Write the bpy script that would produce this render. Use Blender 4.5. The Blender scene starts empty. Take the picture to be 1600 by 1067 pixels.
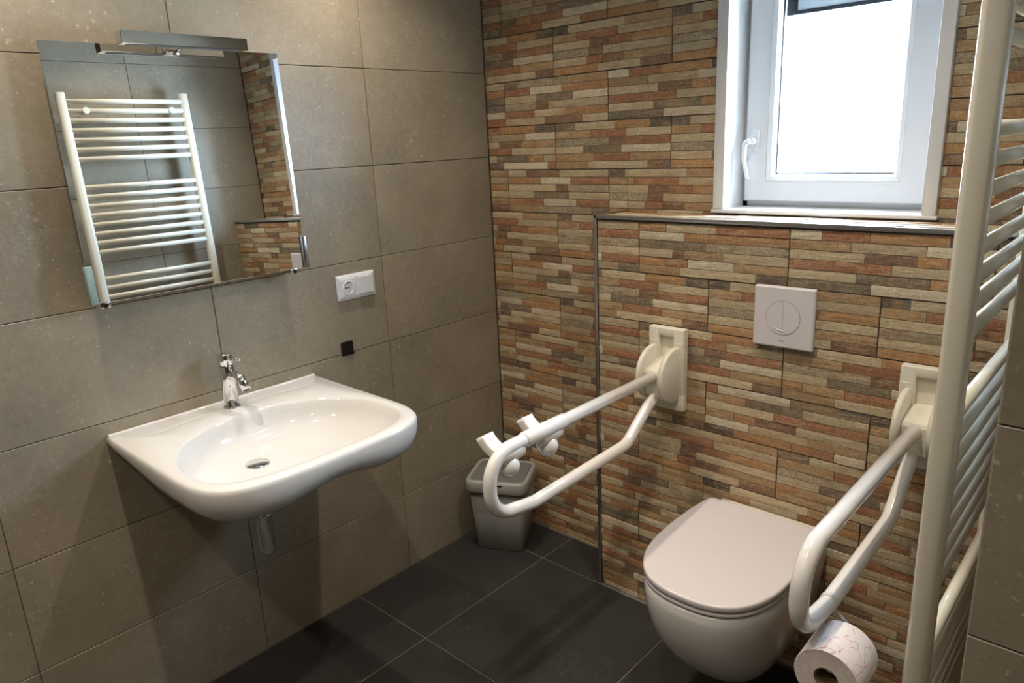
import bpy, bmesh, math, random
from mathutils import Vector, Matrix

random.seed(7)
scene = bpy.context.scene
COL = scene.collection

# ------------------------------------------------------------------ camera
CAM = Vector((1.98934, -2.04589, 1.56047))
FOC = 1131.24                                   # focal length in pixels of the 1600-pixel-wide frame
RIGHT = Vector((0.73830934, 0.67292629, -0.04549215))
UP = Vector((-0.14837618, 0.22784926, 0.96232491))
FWD = Vector((-0.65793908, 0.70374351, -0.26806947))
cam_data = bpy.data.cameras.new('camera')
cam_data.sensor_width = 36.0
cam_data.lens = FOC / 1600.0 * 36.0
cam_data.clip_start = 0.02
cam = bpy.data.objects.new('camera', cam_data)
COL.objects.link(cam)
mw = Matrix.Identity(4)
for i, v in enumerate((RIGHT, UP, -FWD)):
    mw[0][i], mw[1][i], mw[2][i] = v
mw.translation = CAM
cam.matrix_world = mw
scene.camera = cam

# ------------------------------------------------------------------ world, exposure
world = bpy.data.worlds.new('overcast_sky')
world.use_nodes = True
bg = world.node_tree.nodes['Background']
bg.inputs[0].default_value = (0.56, 0.75, 1.0, 1)
bg.inputs[1].default_value = 66.0
scene.world = world
scene.view_settings.view_transform = 'Standard'
scene.view_settings.look = 'None'
scene.view_settings.gamma = 1.0
scene.view_settings.use_curve_mapping = False
scene.view_settings.exposure = 0.08
SPOT_W = 41.0
SPOT_COL = (1.0, 0.87, 0.71)
LIGHT_XY = [(x, y) for y in (-0.69, -1.54, -2.39) for x in (0.30, 1.38)]

# daylight portal in the window opening (only guides the sampling of the sky)
pl = bpy.data.lights.new('window_portal', 'AREA')
pl.shape = 'RECTANGLE'
pl.size, pl.size_y = 0.56, 0.80
pl.cycles.is_portal = True
po = bpy.data.objects.new('window_portal', pl)
COL.objects.link(po)
po.location = (1.24, 0.24, 1.72)
po.rotation_euler = (math.radians(-90), 0, 0)

# ------------------------------------------------------------------ helpers
def lin(c):
    c = c / 255.0
    return c / 12.92 if c <= 0.04045 else ((c + 0.055) / 1.055) ** 2.4

def S(r, g, b):
    return (lin(r), lin(g), lin(b), 1.0)

MATS = {}
def mat(name, color, rough=0.5, metal=0.0, spec=0.5, coat=0.0):
    m = bpy.data.materials.new(name)
    m.use_nodes = True
    b = m.node_tree.nodes['Principled BSDF']
    b.inputs['Base Color'].default_value = color
    b.inputs['Roughness'].default_value = rough
    b.inputs['Metallic'].default_value = metal
    b.inputs['Specular IOR Level'].default_value = spec
    b.inputs['Coat Weight'].default_value = coat
    MATS[name] = m
    return m

def nd(m, t, **kw):
    n = m.node_tree.nodes.new(t)
    for k, v in kw.items():
        setattr(n, k, v)
    return n

def lk(m, a, b):
    m.node_tree.links.new(a, b)

def ramp(m, fac, stops):
    r = nd(m, 'ShaderNodeValToRGB')
    el = r.color_ramp.elements
    el[0].position, el[0].color = stops[0]
    el[1].position, el[1].color = stops[-1]
    for p, c in stops[1:-1]:
        e = el.new(p)
        e.color = c
    lk(m, fac, r.inputs[0])
    return r.outputs[0]

def coords(m, scale=(1, 1, 1), jitter=True):
    """world position, shifted per object so that no two pieces look alike"""
    g = nd(m, 'ShaderNodeNewGeometry')
    mp = nd(m, 'ShaderNodeMapping')
    mp.inputs['Scale'].default_value = scale
    if jitter:
        oi = nd(m, 'ShaderNodeObjectInfo')
        mul = nd(m, 'ShaderNodeVectorMath', operation='SCALE')
        cx = nd(m, 'ShaderNodeCombineXYZ')
        for k in range(3):
            lk(m, oi.outputs['Random'], cx.inputs[k])
        lk(m, cx.outputs[0], mul.inputs[0])
        mul.inputs['Scale'].default_value = 37.0
        add = nd(m, 'ShaderNodeVectorMath', operation='ADD')
        lk(m, g.outputs['Position'], add.inputs[0])
        lk(m, mul.outputs[0], add.inputs[1])
        lk(m, add.outputs[0], mp.inputs['Vector'])
    else:
        lk(m, g.outputs['Position'], mp.inputs['Vector'])
    return mp.outputs[0]

def noise(m, vec, scale, detail=4.0, rough=0.55):
    n = nd(m, 'ShaderNodeTexNoise')
    n.inputs['Scale'].default_value = scale
    n.inputs['Detail'].default_value = detail
    n.inputs['Roughness'].default_value = rough
    lk(m, vec, n.inputs['Vector'])
    return n.outputs['Fac']

def mixc(m, fac, a, b, mode='MIX'):
    x = nd(m, 'ShaderNodeMix', data_type='RGBA', blend_type=mode)
    for sock, v in ((x.inputs[0], fac), (x.inputs[6], a), (x.inputs[7], b)):
        if hasattr(v, 'is_output'):
            lk(m, v, sock)
        else:
            sock.default_value = v
    return x.outputs[2]

def bump(m, fac, strength, dist):
    b = nd(m, 'ShaderNodeBump')
    b.inputs['Strength'].default_value = strength
    b.inputs['Distance'].default_value = dist
    lk(m, fac, b.inputs['Height'])
    lk(m, b.outputs[0], m.node_tree.nodes['Principled BSDF'].inputs['Normal'])

def bsdf(m):
    return m.node_tree.nodes['Principled BSDF']

# ------------------------------------------------------------------ materials
def tile_material(name, dark, mid, light, fleck, rough, fleck_amount=0.62, bumpy=0.15, hue=None):
    m = mat(name, mid, rough)
    v = coords(m)
    n1 = noise(m, v, 3.2, 6, 0.62)
    c = ramp(m, n1, [(0.30, dark), (0.52, mid), (0.74, light)])
    n2 = noise(m, v, 55, 3, 0.6)
    c = mixc(m, ramp(m, n2, [(0.35, (0, 0, 0, 1)), (0.75, (0.45,) * 3 + (1,))]), c, light)
    n4 = noise(m, v, 220, 2, 0.6)
    c = mixc(m, ramp(m, n4, [(0.40, (0.22,) * 3 + (1,)), (0.60, (0, 0, 0, 1))]), c, dark)
    # little fossil flecks
    f = ramp(m, noise(m, v, 85, 2.5, 0.6), [(0.655, (0, 0, 0, 1)), (0.70, (0.75,) * 3 + (1,))])
    n3 = noise(m, v, 9, 2)
    sel = ramp(m, n3, [(fleck_amount - 0.05, (0, 0, 0, 1)), (fleck_amount + 0.04, (0.8,) * 3 + (1,))])
    c = mixc(m, mixc(m, 1.0, f, sel, 'MULTIPLY'), c, fleck)
    # a few pale scratches
    nz = noise(m, v, 26, 5, 0.7)
    line = ramp(m, nz, [(0.492, (0, 0, 0, 1)), (0.5, (1, 1, 1, 1)), (0.508, (0, 0, 0, 1))])
    sel2 = ramp(m, noise(m, v, 6, 2), [(0.54, (0, 0, 0, 1)), (0.62, (0.6,) * 3 + (1,))])
    c = mixc(m, mixc(m, 1.0, line, sel2, 'MULTIPLY'), c, fleck)
    lk(m, c, bsdf(m).inputs['Base Color'])
    bump(m, n2, bumpy, 0.002)
    return m

tile_material('wall_tile_greige', S(138, 128, 110), S(155, 144, 125), S(172, 161, 141), S(214, 204, 186), 0.40, 0.46)
tile_material('floor_tile_anthracite', S(38, 37, 36), S(45, 44, 42), S(54, 53, 51), S(112, 110, 108), 0.55, 0.66)
mat('grout_wall', S(84, 77, 68), 0.9)
mat('grout_floor', S(118, 112, 104), 0.9)
mat('grout_stone', S(120, 110, 98), 0.9)

STONE = {
    'W': (S(200, 184, 154), S(222, 208, 182)),
    'C': (S(180, 160, 126), S(208, 190, 157)),
    'B': (S(166, 145, 113), S(196, 177, 146)),
    'S': (S(146, 130, 104), S(190, 174, 146)),
    'T': (S(156, 126, 90), S(186, 154, 114)),
    'O': (S(164, 120, 78), S(192, 148, 102)),
    'R': (S(146, 98, 68), S(176, 124, 90)),
    'N': (S(116, 86, 64), S(148, 114, 88)),
    'G': (S(110, 96, 77), S(142, 125, 101)),
    'D': (S(92, 81, 66), S(122, 108, 90)),
}
STONE_NAME = dict(W='white', C='cream', B='beige', S='speckled', T='tan', O='ochre', R='rust', N='brown', G='grey_brown', D='dark')
def stone_material(k):
    a, b = STONE[k]
    m = mat('stone_' + STONE_NAME[k], a, 0.44, spec=0.4)
    v = coords(m, (1, 1, 1))
    vs = coords(m, (14, 14, 60))
    n1 = noise(m, vs, 1.6, 6, 0.65)
    c = ramp(m, n1, [(0.32, a), (0.68, b)])
    n2 = noise(m, v, 160, 4, 0.7)
    dk = tuple(x * 0.55 for x in a[:3]) + (1,)
    amt = 0.8 if k in 'SD' else 0.5
    c = mixc(m, ramp(m, n2, [(0.34, (amt,) * 3 + (1,)), (0.56, (0, 0, 0, 1))]), c, dk)
    n3 = noise(m, v, 11, 2)
    c = mixc(m, ramp(m, n3, [(0.52, (0, 0, 0, 1)), (0.72, (0.5,) * 3 + (1,))]), c, S(164, 122, 84))
    n5 = noise(m, vs, 0.9, 3, 0.6)
    c = mixc(m, ramp(m, n5, [(0.55, (0, 0, 0, 1)), (0.75, (0.4,) * 3 + (1,))]), c, S(196, 178, 146))
    # thin pale veins
    n6 = noise(m, v, 38, 6, 0.7)
    vein = ramp(m, n6, [(0.488, (0, 0, 0, 1)), (0.5, (0.55,) * 3 + (1,)), (0.512, (0, 0, 0, 1))])
    c = mixc(m, vein, c, S(214, 200, 172))
    oi = nd(m, 'ShaderNodeObjectInfo')
    mr = nd(m, 'ShaderNodeMapRange')
    lk(m, oi.outputs['Random'], mr.inputs[0])
    mr.inputs[3].default_value, mr.inputs[4].default_value = 1.12, 1.36
    h = nd(m, 'ShaderNodeHueSaturation')
    lk(m, c, h.inputs['Color'])
    lk(m, mr.outputs[0], h.inputs['Value'])
    lk(m, h.outputs[0], bsdf(m).inputs['Base Color'])
    rot = nd(m, 'ShaderNodeMapping')
    rot.inputs['Rotation'].default_value = (0, 0.7, 0)
    rot.inputs['Scale'].default_value = (1.0, 1.0, 3.0)
    lk(m, v, rot.inputs['Vector'])
    bump(m, noise(m, rot.outputs[0], 60, 7, 0.75), 0.9, 0.006)
    return m
for k in STONE:
    stone_material(k)

def plain(name, color, rough, var=0.04, metal=0.0, spec=0.5, scale=30, coat=0.0):
    """a plain surface with faint procedural unevenness"""
    m = mat(name, color, rough, metal, spec, coat)
    n = noise(m, coords(m, jitter=False), scale, 3)
    lo = tuple(c * (1 - var) for c in color[:3]) + (1,)
    hi = tuple(min(1, c * (1 + var)) for c in color[:3]) + (1,)
    lk(m, ramp(m, n, [(0.3, lo), (0.7, hi)]), bsdf(m).inputs['Base Color'])
    return m
plain('ceramic_white', S(216, 214, 211), 0.08, 0.01, coat=0.3)
plain('lid_white', S(224, 217, 219), 0.28, 0.01)
plain('pvc_white', S(234, 234, 234), 0.3, 0.01)
plain('pvc_trim', S(222, 220, 220), 0.4, 0.01)
plain('plastic_cream', S(226, 220, 202), 0.4, 0.015)
plain('coated_white', S(236, 232, 228), 0.16, 0.01, coat=0.3)
plain('enamel_white', S(226, 220, 204), 0.22, 0.01, coat=0.2)
plain('chrome', (0.78, 0.78, 0.78, 1), 0.06, 0.01, metal=1.0)
plain('aluminium', (0.50, 0.49, 0.48, 1), 0.32, 0.03, metal=1.0)
plain('steel_bracket', (0.42, 0.40, 0.42, 1), 0.25, 0.03, metal=1.0)
plain('glass_edge_green', S(150, 172, 165), 0.2, 0.04)
plain('bin_body', S(126, 125, 121), 0.45, 0.02)
plain('bin_rim', S(158, 157, 152), 0.42, 0.02)
plain('bin_flap', S(116, 115, 112), 0.45, 0.02)
plain('black_plastic', S(16, 16, 17), 0.3, 0.05)
plain('gasket_black', S(14, 18, 24), 0.5, 0.05)
plain('logo_grey', S(90, 88, 90), 0.5, 0.02)
plain('seam_grey', S(128, 122, 122), 0.5, 0.02)
plain('switch_white', S(226, 227, 230), 0.25, 0.01)
plain('socket_inner', S(206, 208, 212), 0.3, 0.02)
plain('plaster_white', S(225, 222, 215), 0.8, 0.02)
plain('blind_grey', S(200, 200, 200), 0.5, 0.02)
plain('cardboard', S(120, 98, 76), 0.85, 0.08)
mirror_m = mat('mirror_silver', (0.86, 0.88, 0.87, 1), 0.0, 1.0)
plain('mirror_back', S(60, 62, 66), 0.5)

m = mat('lamp_lens', (1, 1, 1, 1), 0.3)
bsdf(m).inputs['Emission Color'].default_value = SPOT_COL + (1,)
bsdf(m).inputs['Emission Strength'].default_value = 14.0

# toilet paper: white with fine magenta doodles
m = mat('paper_printed', S(236, 230, 230), 0.85, spec=0.2)
v = coords(m, jitter=False)
dn = nd(m, 'ShaderNodeTexNoise')
dn.inputs['Scale'].default_value = 30
dn.inputs['Detail'].default_value = 2
lk(m, v, dn.inputs['Vector'])
dm = nd(m, 'ShaderNodeVectorMath', operation='SCALE')
lk(m, dn.outputs['Color'], dm.inputs[0])
dm.inputs['Scale'].default_value = 0.03
da = nd(m, 'ShaderNodeVectorMath', operation='ADD')
lk(m, v, da.inputs[0])
lk(m, dm.outputs[0], da.inputs[1])
vo = nd(m, 'ShaderNodeTexVoronoi', feature='DISTANCE_TO_EDGE')
vo.inputs['Scale'].default_value = 34
lk(m, da.outputs[0], vo.inputs['Vector'])
ln = ramp(m, vo.outputs['Distance'], [(0.012, (1, 1, 1, 1)), (0.030, (0, 0, 0, 1))])
cut = ramp(m, noise(m, v, 48, 1), [(0.47, (0, 0, 0, 1)), (0.53, (0.75,) * 3 + (1,))])
lk(m, mixc(m, mixc(m, 1.0, ln, cut, 'MULTIPLY'), S(236, 230, 230), S(196, 112, 160)), bsdf(m).inputs['Base Color'])
bump(m, noise(m, v, 260, 3), 0.25, 0.001)
m = mat('paper_end', S(214, 202, 196), 0.9, spec=0.2)
v = coords(m, jitter=False)
lk(m, ramp(m, noise(m, v, 220, 3), [(0.35, S(214, 200, 192)), (0.65, S(228, 217, 211))]), bsdf(m).inputs['Base Color'])
bump(m, noise(m, v, 300, 3), 0.4, 0.001)

# clear window glass: passes light, mirrors a little
m = bpy.data.materials.new('window_glass')
m.use_nodes = True
MATS['window_glass'] = m
nt = m.node_tree
nt.nodes.remove(nt.nodes['Principled BSDF'])
tr = nd(m, 'ShaderNodeBsdfTransparent')
tr.inputs[0].default_value = (0.96, 0.98, 0.98, 1)
gl = nd(m, 'ShaderNodeBsdfGlossy')
gl.inputs['Roughness'].default_value = 0.01
mx = nd(m, 'ShaderNodeMixShader')
mx.inputs[0].default_value = 0.06
lk(m, tr.outputs[0], mx.inputs[1])
lk(m, gl.outputs[0], mx.inputs[2])
lk(m, mx.outputs[0], nt.nodes['Material Output'].inputs['Surface'])

# ------------------------------------------------------------------ mesh helpers
def link(o, parent=None):
    COL.objects.link(o)
    if parent is not None:
        o.parent = parent
    return o

def tag(o, label=None, cat=None, group=None, kind=None):
    for k, v in (('label', label), ('category', cat), ('group', group), ('kind', kind)):
        if v:
            o[k] = v
    return o

def empty(name, loc=(0, 0, 0), rz=0.0, label=None, cat=None, group=None, kind=None):
    o = bpy.data.objects.new(name, None)
    o.empty_display_size = 0.05
    o.location = loc
    o.rotation_euler = (0, 0, rz)
    COL.objects.link(o)
    return tag(o, label, cat, group, kind)

class MB:
    """collects vertices and faces of one part; coordinates are world unless the parent says otherwise"""
    def __init__(self):
        self.v, self.f, self.s, self.mi = [], [], [], []
    def add(self, vs, fs, smooth=False, mi=0):
        o = len(self.v)
        self.v += [tuple(p) for p in vs]
        for f in fs:
            self.f.append([i + o for i in f])
            self.s.append(smooth)
            self.mi.append(mi)
        return self
    def box(self, x0, x1, y0, y1, z0, z1, bev=0.0, mi=0, seg=2, M=None):
        if bev <= 0:
            vs = [(x, y, z) for x in (x0, x1) for y in (y0, y1) for z in (z0, z1)]
            fs = [(0, 1, 3, 2), (4, 6, 7, 5), (0, 4, 5, 1), (2, 3, 7, 6), (0, 2, 6, 4), (1, 5, 7, 3)]
            if M is not None:
                vs = [M @ Vector(p) for p in vs]
            return self.add(vs, fs, False, mi)
        bm = bmesh.new()
        bmesh.ops.create_cube(bm, size=1.0)
        for q in bm.verts:
            q.co = Vector(((x0 + x1) / 2 + q.co.x * (x1 - x0), (y0 + y1) / 2 + q.co.y * (y1 - y0), (z0 + z1) / 2 + q.co.z * (z1 - z0)))
        bmesh.ops.bevel(bm, geom=list(bm.edges), offset=bev, segments=seg, affect='EDGES', profile=0.5)
        bm.verts.ensure_lookup_table()
        bm.verts.index_update()
        vs = [q.co.copy() for q in bm.verts]
        if M is not None:
            vs = [M @ p for p in vs]
        fs = [[q.index for q in f.verts] for f in bm.faces]
        bm.free()
        return self.add(vs, fs, seg > 1, mi)
    def loft(self, rings, cap0=True, cap1=True, smooth=True, mi=0, closed=True):
        n = len(rings[0])
        vs = [p for r in rings for p in r]
        fs = []
        for i in range(len(rings) - 1):
            for j in range(n if closed else n - 1):
                k = (j + 1) % n
                fs.append((i * n + j, i * n + k, (i + 1) * n + k, (i + 1) * n + j))
        self.add(vs, fs, smooth, mi)
        base = len(self.v) - len(vs)
        if cap0:
            self.f.append([base + j for j in range(n)][::-1]); self.s.append(False); self.mi.append(mi)
        if cap1:
            self.f.append([base + (len(rings) - 1) * n + j for j in range(n)]); self.s.append(False); self.mi.append(mi)
        return self
    def lathe(self, prof, n=32, M=None, smooth=True, mi=0, cap0=True, cap1=True):
        """profile of (radius, height) turned round the z axis, then moved by M"""
        rings = []
        for r, h in prof:
            rings.append([Vector((r * math.cos(2 * math.pi * k / n), r * math.sin(2 * math.pi * k / n), h)) for k in range(n)])
        if M is not None:
            rings = [[M @ p for p in r] for r in rings]
        return self.loft(rings, cap0, cap1, smooth, mi)
    def tube(self, pts, r, n=16, cap=True, mi=0):
        """round tube along points; r a number or one radius for each point"""
        pts = [Vector(p) for p in pts]
        rr = r if isinstance(r, (list, tuple)) else [r] * len(pts)
        tang = []
        for i in range(len(pts)):
            a = pts[max(i - 1, 0)]
            b = pts[min(i + 1, len(pts) - 1)]
            tang.append((b - a).normalized())
        ref = Vector((0, 0, 1)) if abs(tang[0].z) < 0.9 else Vector((1, 0, 0))
        u = tang[0].cross(ref).normalized()
        rings = []
        for i, p in enumerate(pts):
            if i:
                q = tang[i - 1].rotation_difference(tang[i])
                u = (q @ u).normalized()
            w = tang[i].cross(u).normalized()
            rings.append([p + rr[i] * (math.cos(2 * math.pi * k / n) * u + math.sin(2 * math.pi * k / n) * w) for k in range(n)])
        return self.loft(rings, cap, cap, True, mi)
    def build(self, name, material, parent=None, loc=None):
        me = bpy.data.meshes.new(name)
        me.from_pydata(self.v, [], self.f)
        bm = bmesh.new()
        bm.from_mesh(me)
        bmesh.ops.recalc_face_normals(bm, faces=bm.faces)
        bm.to_mesh(me)
        bm.free()
        for k in (material if isinstance(material, (list, tuple)) else [material]):
            me.materials.append(MATS[k])
        for p, s, mi in zip(me.polygons, self.s, self.mi):
            p.use_smooth = s
            p.material_index = mi
        o = bpy.data.objects.new(name, me)
        link(o, parent)
        if loc is not None:
            o.location = loc
        return o

def fillet(pts, radii, seg=8):
    """a polyline with rounded corners"""
    pts = [Vector(p) for p in pts]
    out = [pts[0]]
    for i in range(1, len(pts) - 1):
        p, a, b = pts[i], (pts[i - 1] - pts[i]), (pts[i + 1] - pts[i])
        r = radii[i - 1] if isinstance(radii, (list, tuple)) else radii
        ang = a.angle(b)
        if r <= 0 or ang > math.pi - 0.01:
            out.append(p)
            continue
        d = min(r / math.tan(ang / 2), a.length * 0.49, b.length * 0.49)
        r = d * math.tan(ang / 2)
        a, b = a.normalized(), b.normalized()
        c = p + (a + b).normalized() * (r / math.sin(ang / 2))
        s, e = p + a * d - c, p + b * d - c
        sweep = s.angle(e)
        for k in range(seg + 1):
            t = k / seg
            out.append(c + (s * math.sin((1 - t) * sweep) + e * math.sin(t * sweep)) / math.sin(sweep))
    out.append(pts[-1])
    return out

def rrect(w, h, r, n=6):
    """rounded rectangle outline centred on 0"""
    out = []
    for cx, cy, a0 in ((w / 2 - r, h / 2 - r, 0), (-w / 2 + r, h / 2 - r, 90), (-w / 2 + r, -h / 2 + r, 180), (w / 2 - r, -h / 2 + r, 270)):
        for k in range(n + 1):
            a = math.radians(a0 + 90 * k / n)
            out.append((cx + r * math.cos(a), cy + r * math.sin(a)))
    return out

def axes(U, V, N, o=(0, 0, 0)):
    M = Matrix.Identity(4)
    for i, w in enumerate((U, V, N)):
        M[0][i], M[1][i], M[2][i] = w
    M.translation = Vector(o)
    return M

def to_px(p):
    d = Vector(p) - CAM
    z = d.dot(FWD)
    if z < 0.05:
        return None
    return (800 + FOC * d.dot(RIGHT) / z, 533.5 - FOC * d.dot(UP) / z)

# ------------------------------------------------------------------ the room shell
W = 1.86          # right wall with the radiator
YE = -1.05        # where that wall ends and the room widens
ZC = 2.45         # ceiling
XR, YF = 3.0, -3.2
T = 0.0018        # how far a plain wall tile stands proud of its grout

def struct(name, boxes, material, label=None):
    b = MB()
    for q in boxes:
        b.box(*q)
    o = b.build(name, material)
    return tag(o, label, None, None, 'structure')

floor = struct('floor', [(-0.2, W + 0.0, YE, 0.3, -0.12, -T), (-0.2, XR + 0.2, YF - 0.2, YE, -0.12, -T)], 'grout_floor', 'dark anthracite tiled bathroom floor')
ceiling = struct('ceiling', [(-0.2, XR + 0.2, YF - 0.2, 0.3, ZC, ZC + 0.12)], 'plaster_white', 'white plastered ceiling above the bathroom')
wall_left = struct('wall_left', [(-0.15, -T, YF - 0.2, 0.3, -0.12, ZC)], 'grout_wall', 'wall of large greige tiles behind the washbasin')
wall_right = struct('wall_right', [(W + T, W + 0.25, YE + T, 0.3, -0.12, ZC)], 'grout_wall', 'greige tiled wall behind the towel radiator')
wall_entry = struct('wall_entry', [(W + 0.25, XR + 0.2, YE + T, YE + 0.15, -0.12, ZC)], 'grout_wall', 'greige tiled wall end facing the entrance')
wall_far = struct('wall_far_right', [(XR, XR + 0.15, YF - 0.2, YE, -0.12, ZC)], 'wall_tile_greige', 'plain greige wall beside the entrance')
wall_front = struct('wall_front', [(-0.2, XR + 0.2, YF - 0.15, YF, -0.12, ZC)], 'wall_tile_greige', 'plain greige wall behind the camera')

# window opening, box-out and their measures
WX0, WX1, WZ0, WZ1 = 0.940, 1.538, 1.3215, 2.12      # outer edge of the white casing
BX, BY, BZ = 0.6216, -0.18, 1.3215                   # boxed-out cistern wall: left edge, front, top
BT = 0.014                                           # thickness of a stone tile with its relief
OX0, OX1, OZ0, OZ1 = 0.973, 1.506, 1.330, 2.085      # clear opening
wall_back = struct('wall_back', [
    (-0.15, OX0 - 0.008, BT, 0.30, -0.12, ZC), (OX1 + 0.008, W + 0.25, BT, 0.30, -0.12, ZC),
    (OX0 - 0.008, OX1 + 0.008, BT, 0.30, -0.12, OZ0 - 0.008), (OX0 - 0.008, OX1 + 0.008, BT, 0.30, OZ1 + 0.008, ZC)],
    'grout_stone', 'back wall of split stone strips around the window')
wall_cistern = struct('wall_cistern', [(BX + BT, W + 0.2, BY + BT, BT, -0.12, BZ - BT)], 'grout_stone', 'boxed-out half-height stone wall behind the toilet')

# ---- plain wall and floor tiles, each a piece of its own
TILE_MESH = {}
def tile_piece(name, material, w, h, t):
    key = (name, round(w, 4), round(h, 4))
    if key not in TILE_MESH:
        b = MB()
        e = 0.0012
        r = [[(0, 0, -t), (w, 0, -t), (w, h, -t), (0, h, -t)], [(0, 0, -e), (w, 0, -e), (w, h, -e), (0, h, -e)], [(e, e, 0), (w - e, e, 0), (w - e, h - e, 0), (e, h - e, 0)]]
        b.loft(r, True, True, False)
        me = bpy.data.meshes.new(name)
        me.from_pydata(b.v, [], b.f)
        bm = bmesh.new(); bm.from_mesh(me)
        bmesh.ops.recalc_face_normals(bm, faces=bm.faces)
        bm.to_mesh(me); bm.free()
        me.materials.append(MATS[material])
        TILE_MESH[key] = me
    return TILE_MESH[key]

def tile_grid(parent, name, material, M, us, vs, gap):
    """tiles between the joints us x vs on the plane given by M (u, v, outward normal)"""
    for i in range(len(us) - 1):
        for j in range(len(vs) - 1):
            w, h = us[i + 1] - us[i] - gap, vs[j + 1] - vs[j] - gap
            if w < 0.012 or h < 0.012:
                continue
            o = bpy.data.objects.new(name, tile_piece(name, material, w, h, T))
            link(o, parent)
            o.matrix_local = M @ Matrix.Translation((us[i] + gap / 2, vs[j] + gap / 2, random.uniform(-0.0004, 0.0004)))

zs = [0.3 * k for k in range(9)] + [ZC]
# left wall: u runs along -y so that u x v points into the room
tile_grid(wall_left, 'wall_tile', 'wall_tile_greige', axes((0, 1, 0), (0, 0, 1), (1, 0, 0)),
          [YF, -2.947, -2.347, -1.747, -1.147, -0.547, 0.0], zs, 0.0020)
tile_grid(wall_right, 'wall_tile', 'wall_tile_greige', axes((0, -1, 0), (0, 0, 1), (-1, 0, 0), (W, 0, 0)),
          [0.0, 0.577, -YE], zs, 0.0020)
tile_grid(wall_entry, 'wall_tile', 'wall_tile_greige', axes((1, 0, 0), (0, 0, 1), (0, -1, 0), (0, YE, 0)),
          [W, 2.30, 2.90, XR], zs, 0.0020)
fx = [0.0, 0.3593, 0.9593, 1.5593, 2.1593, 2.7593, XR]
fy = [YF, -2.585, -1.985, -1.385, -0.785, -0.185, 0.0]
def floor_tiles():
    for i in range(len(fx) - 1):
        for j in range(len(fy) - 1):
            x0, x1, y0, y1 = fx[i], fx[i + 1], fy[j], fy[j + 1]
            if y0 >= YE and x0 >= W:
                continue
            if y0 >= YE:
                x1 = min(x1, W)
            if x1 > W and y1 > YE and y0 < YE:      # cut round the end of the wall
                rects = [(x0, min(x1, W), y0, y1), (max(x0, W), x1, y0, YE)]
            else:
                rects = [(x0, x1, y0, y1)]
            if y1 > BY and x1 > BX:
                rects = [(a, b, c, min(d, BY)) for a, b, c, d in rects] if y0 < BY - 0.02 else [(a, min(b, BX), c, d) for a, b, c, d in rects]
            for a, b, c, d in rects:
                if b - a > 0.02 and d - c > 0.004:
                    o = bpy.data.objects.new('floor_tile', tile_piece('floor_tile', 'floor_tile_anthracite', b - a - 0.0034, d - c - 0.0034, T))
                    link(o, floor)
                    o.location = (a + 0.0015, c + 0.0015, random.uniform(-0.0003, 0.0003))
floor_tiles()

# ---- split-stone tiles: six courses of strips on every tile, read off the photograph
V = {
 'a': ['O.20 C.345 R.455', 'W.33 O.67', 'G.48 S.52', 'C.25 N.08 T.27 C.40', 'O.20 R.16 W.31 T.33', 'T.30 C.51 D.19'],
 'b': ['W.175 R.25 O.375 D.20', 'T.33 B.37 W.30', 'C.405 N.255 O.14 T.20', 'R.545 C.455', 'C.37 G.36 O.15 B.12', 'G.45 W.47 R.08'],
 'c': ['D.14 C.495 T.365', 'T.22 R.356 B.424', 'C.335 N.165 R.18 O.32', 'S.33 N.12 C.55', 'C.31 R.14 N.17 T.38', 'O.40 C.36 N.24'],
 'd': ['G.19 C.35 O.30 D.16', 'T.34 R.30 C.36', 'S.49 N.15 R.36', 'C.26 G.34 W.40', 'O.12 T.24 R.31 T.33', 'T.31 C.51 N.18'],
 'e': ['G.13 S.51 T.36', 'R.27 W.31 O.42', 'C.33 G.36 W.31', 'S.32 N.13 C.55', 'R.31 C.30 O.39', 'B.41 N.36 C.23'],
 'f': ['C.195 N.345 B.46', 'O.345 W.30 R.355', 'C.50 N.12 S.38', 'C.27 G.36 C.37', 'O.17 R.205 W.325 R.30', 'T.32 S.52 G.16'],
 'g': ['N.42 C.58', 'T.30 B.45 O.25', 'C.33 T.27 G.40', 'S.46 G.54', 'G.15 O.16 R.30 W.39', 'R.41 C.36 R.23'],
}
def courses(key):
    k, flip = key[0], key.endswith('r')
    rows = []
    for line in V[k]:
        segs = [(t[0], float(t[1:])) for t in line.split()]
        rows.append(segs[::-1] if flip else segs)
    return rows[::-1] if flip else rows

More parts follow.
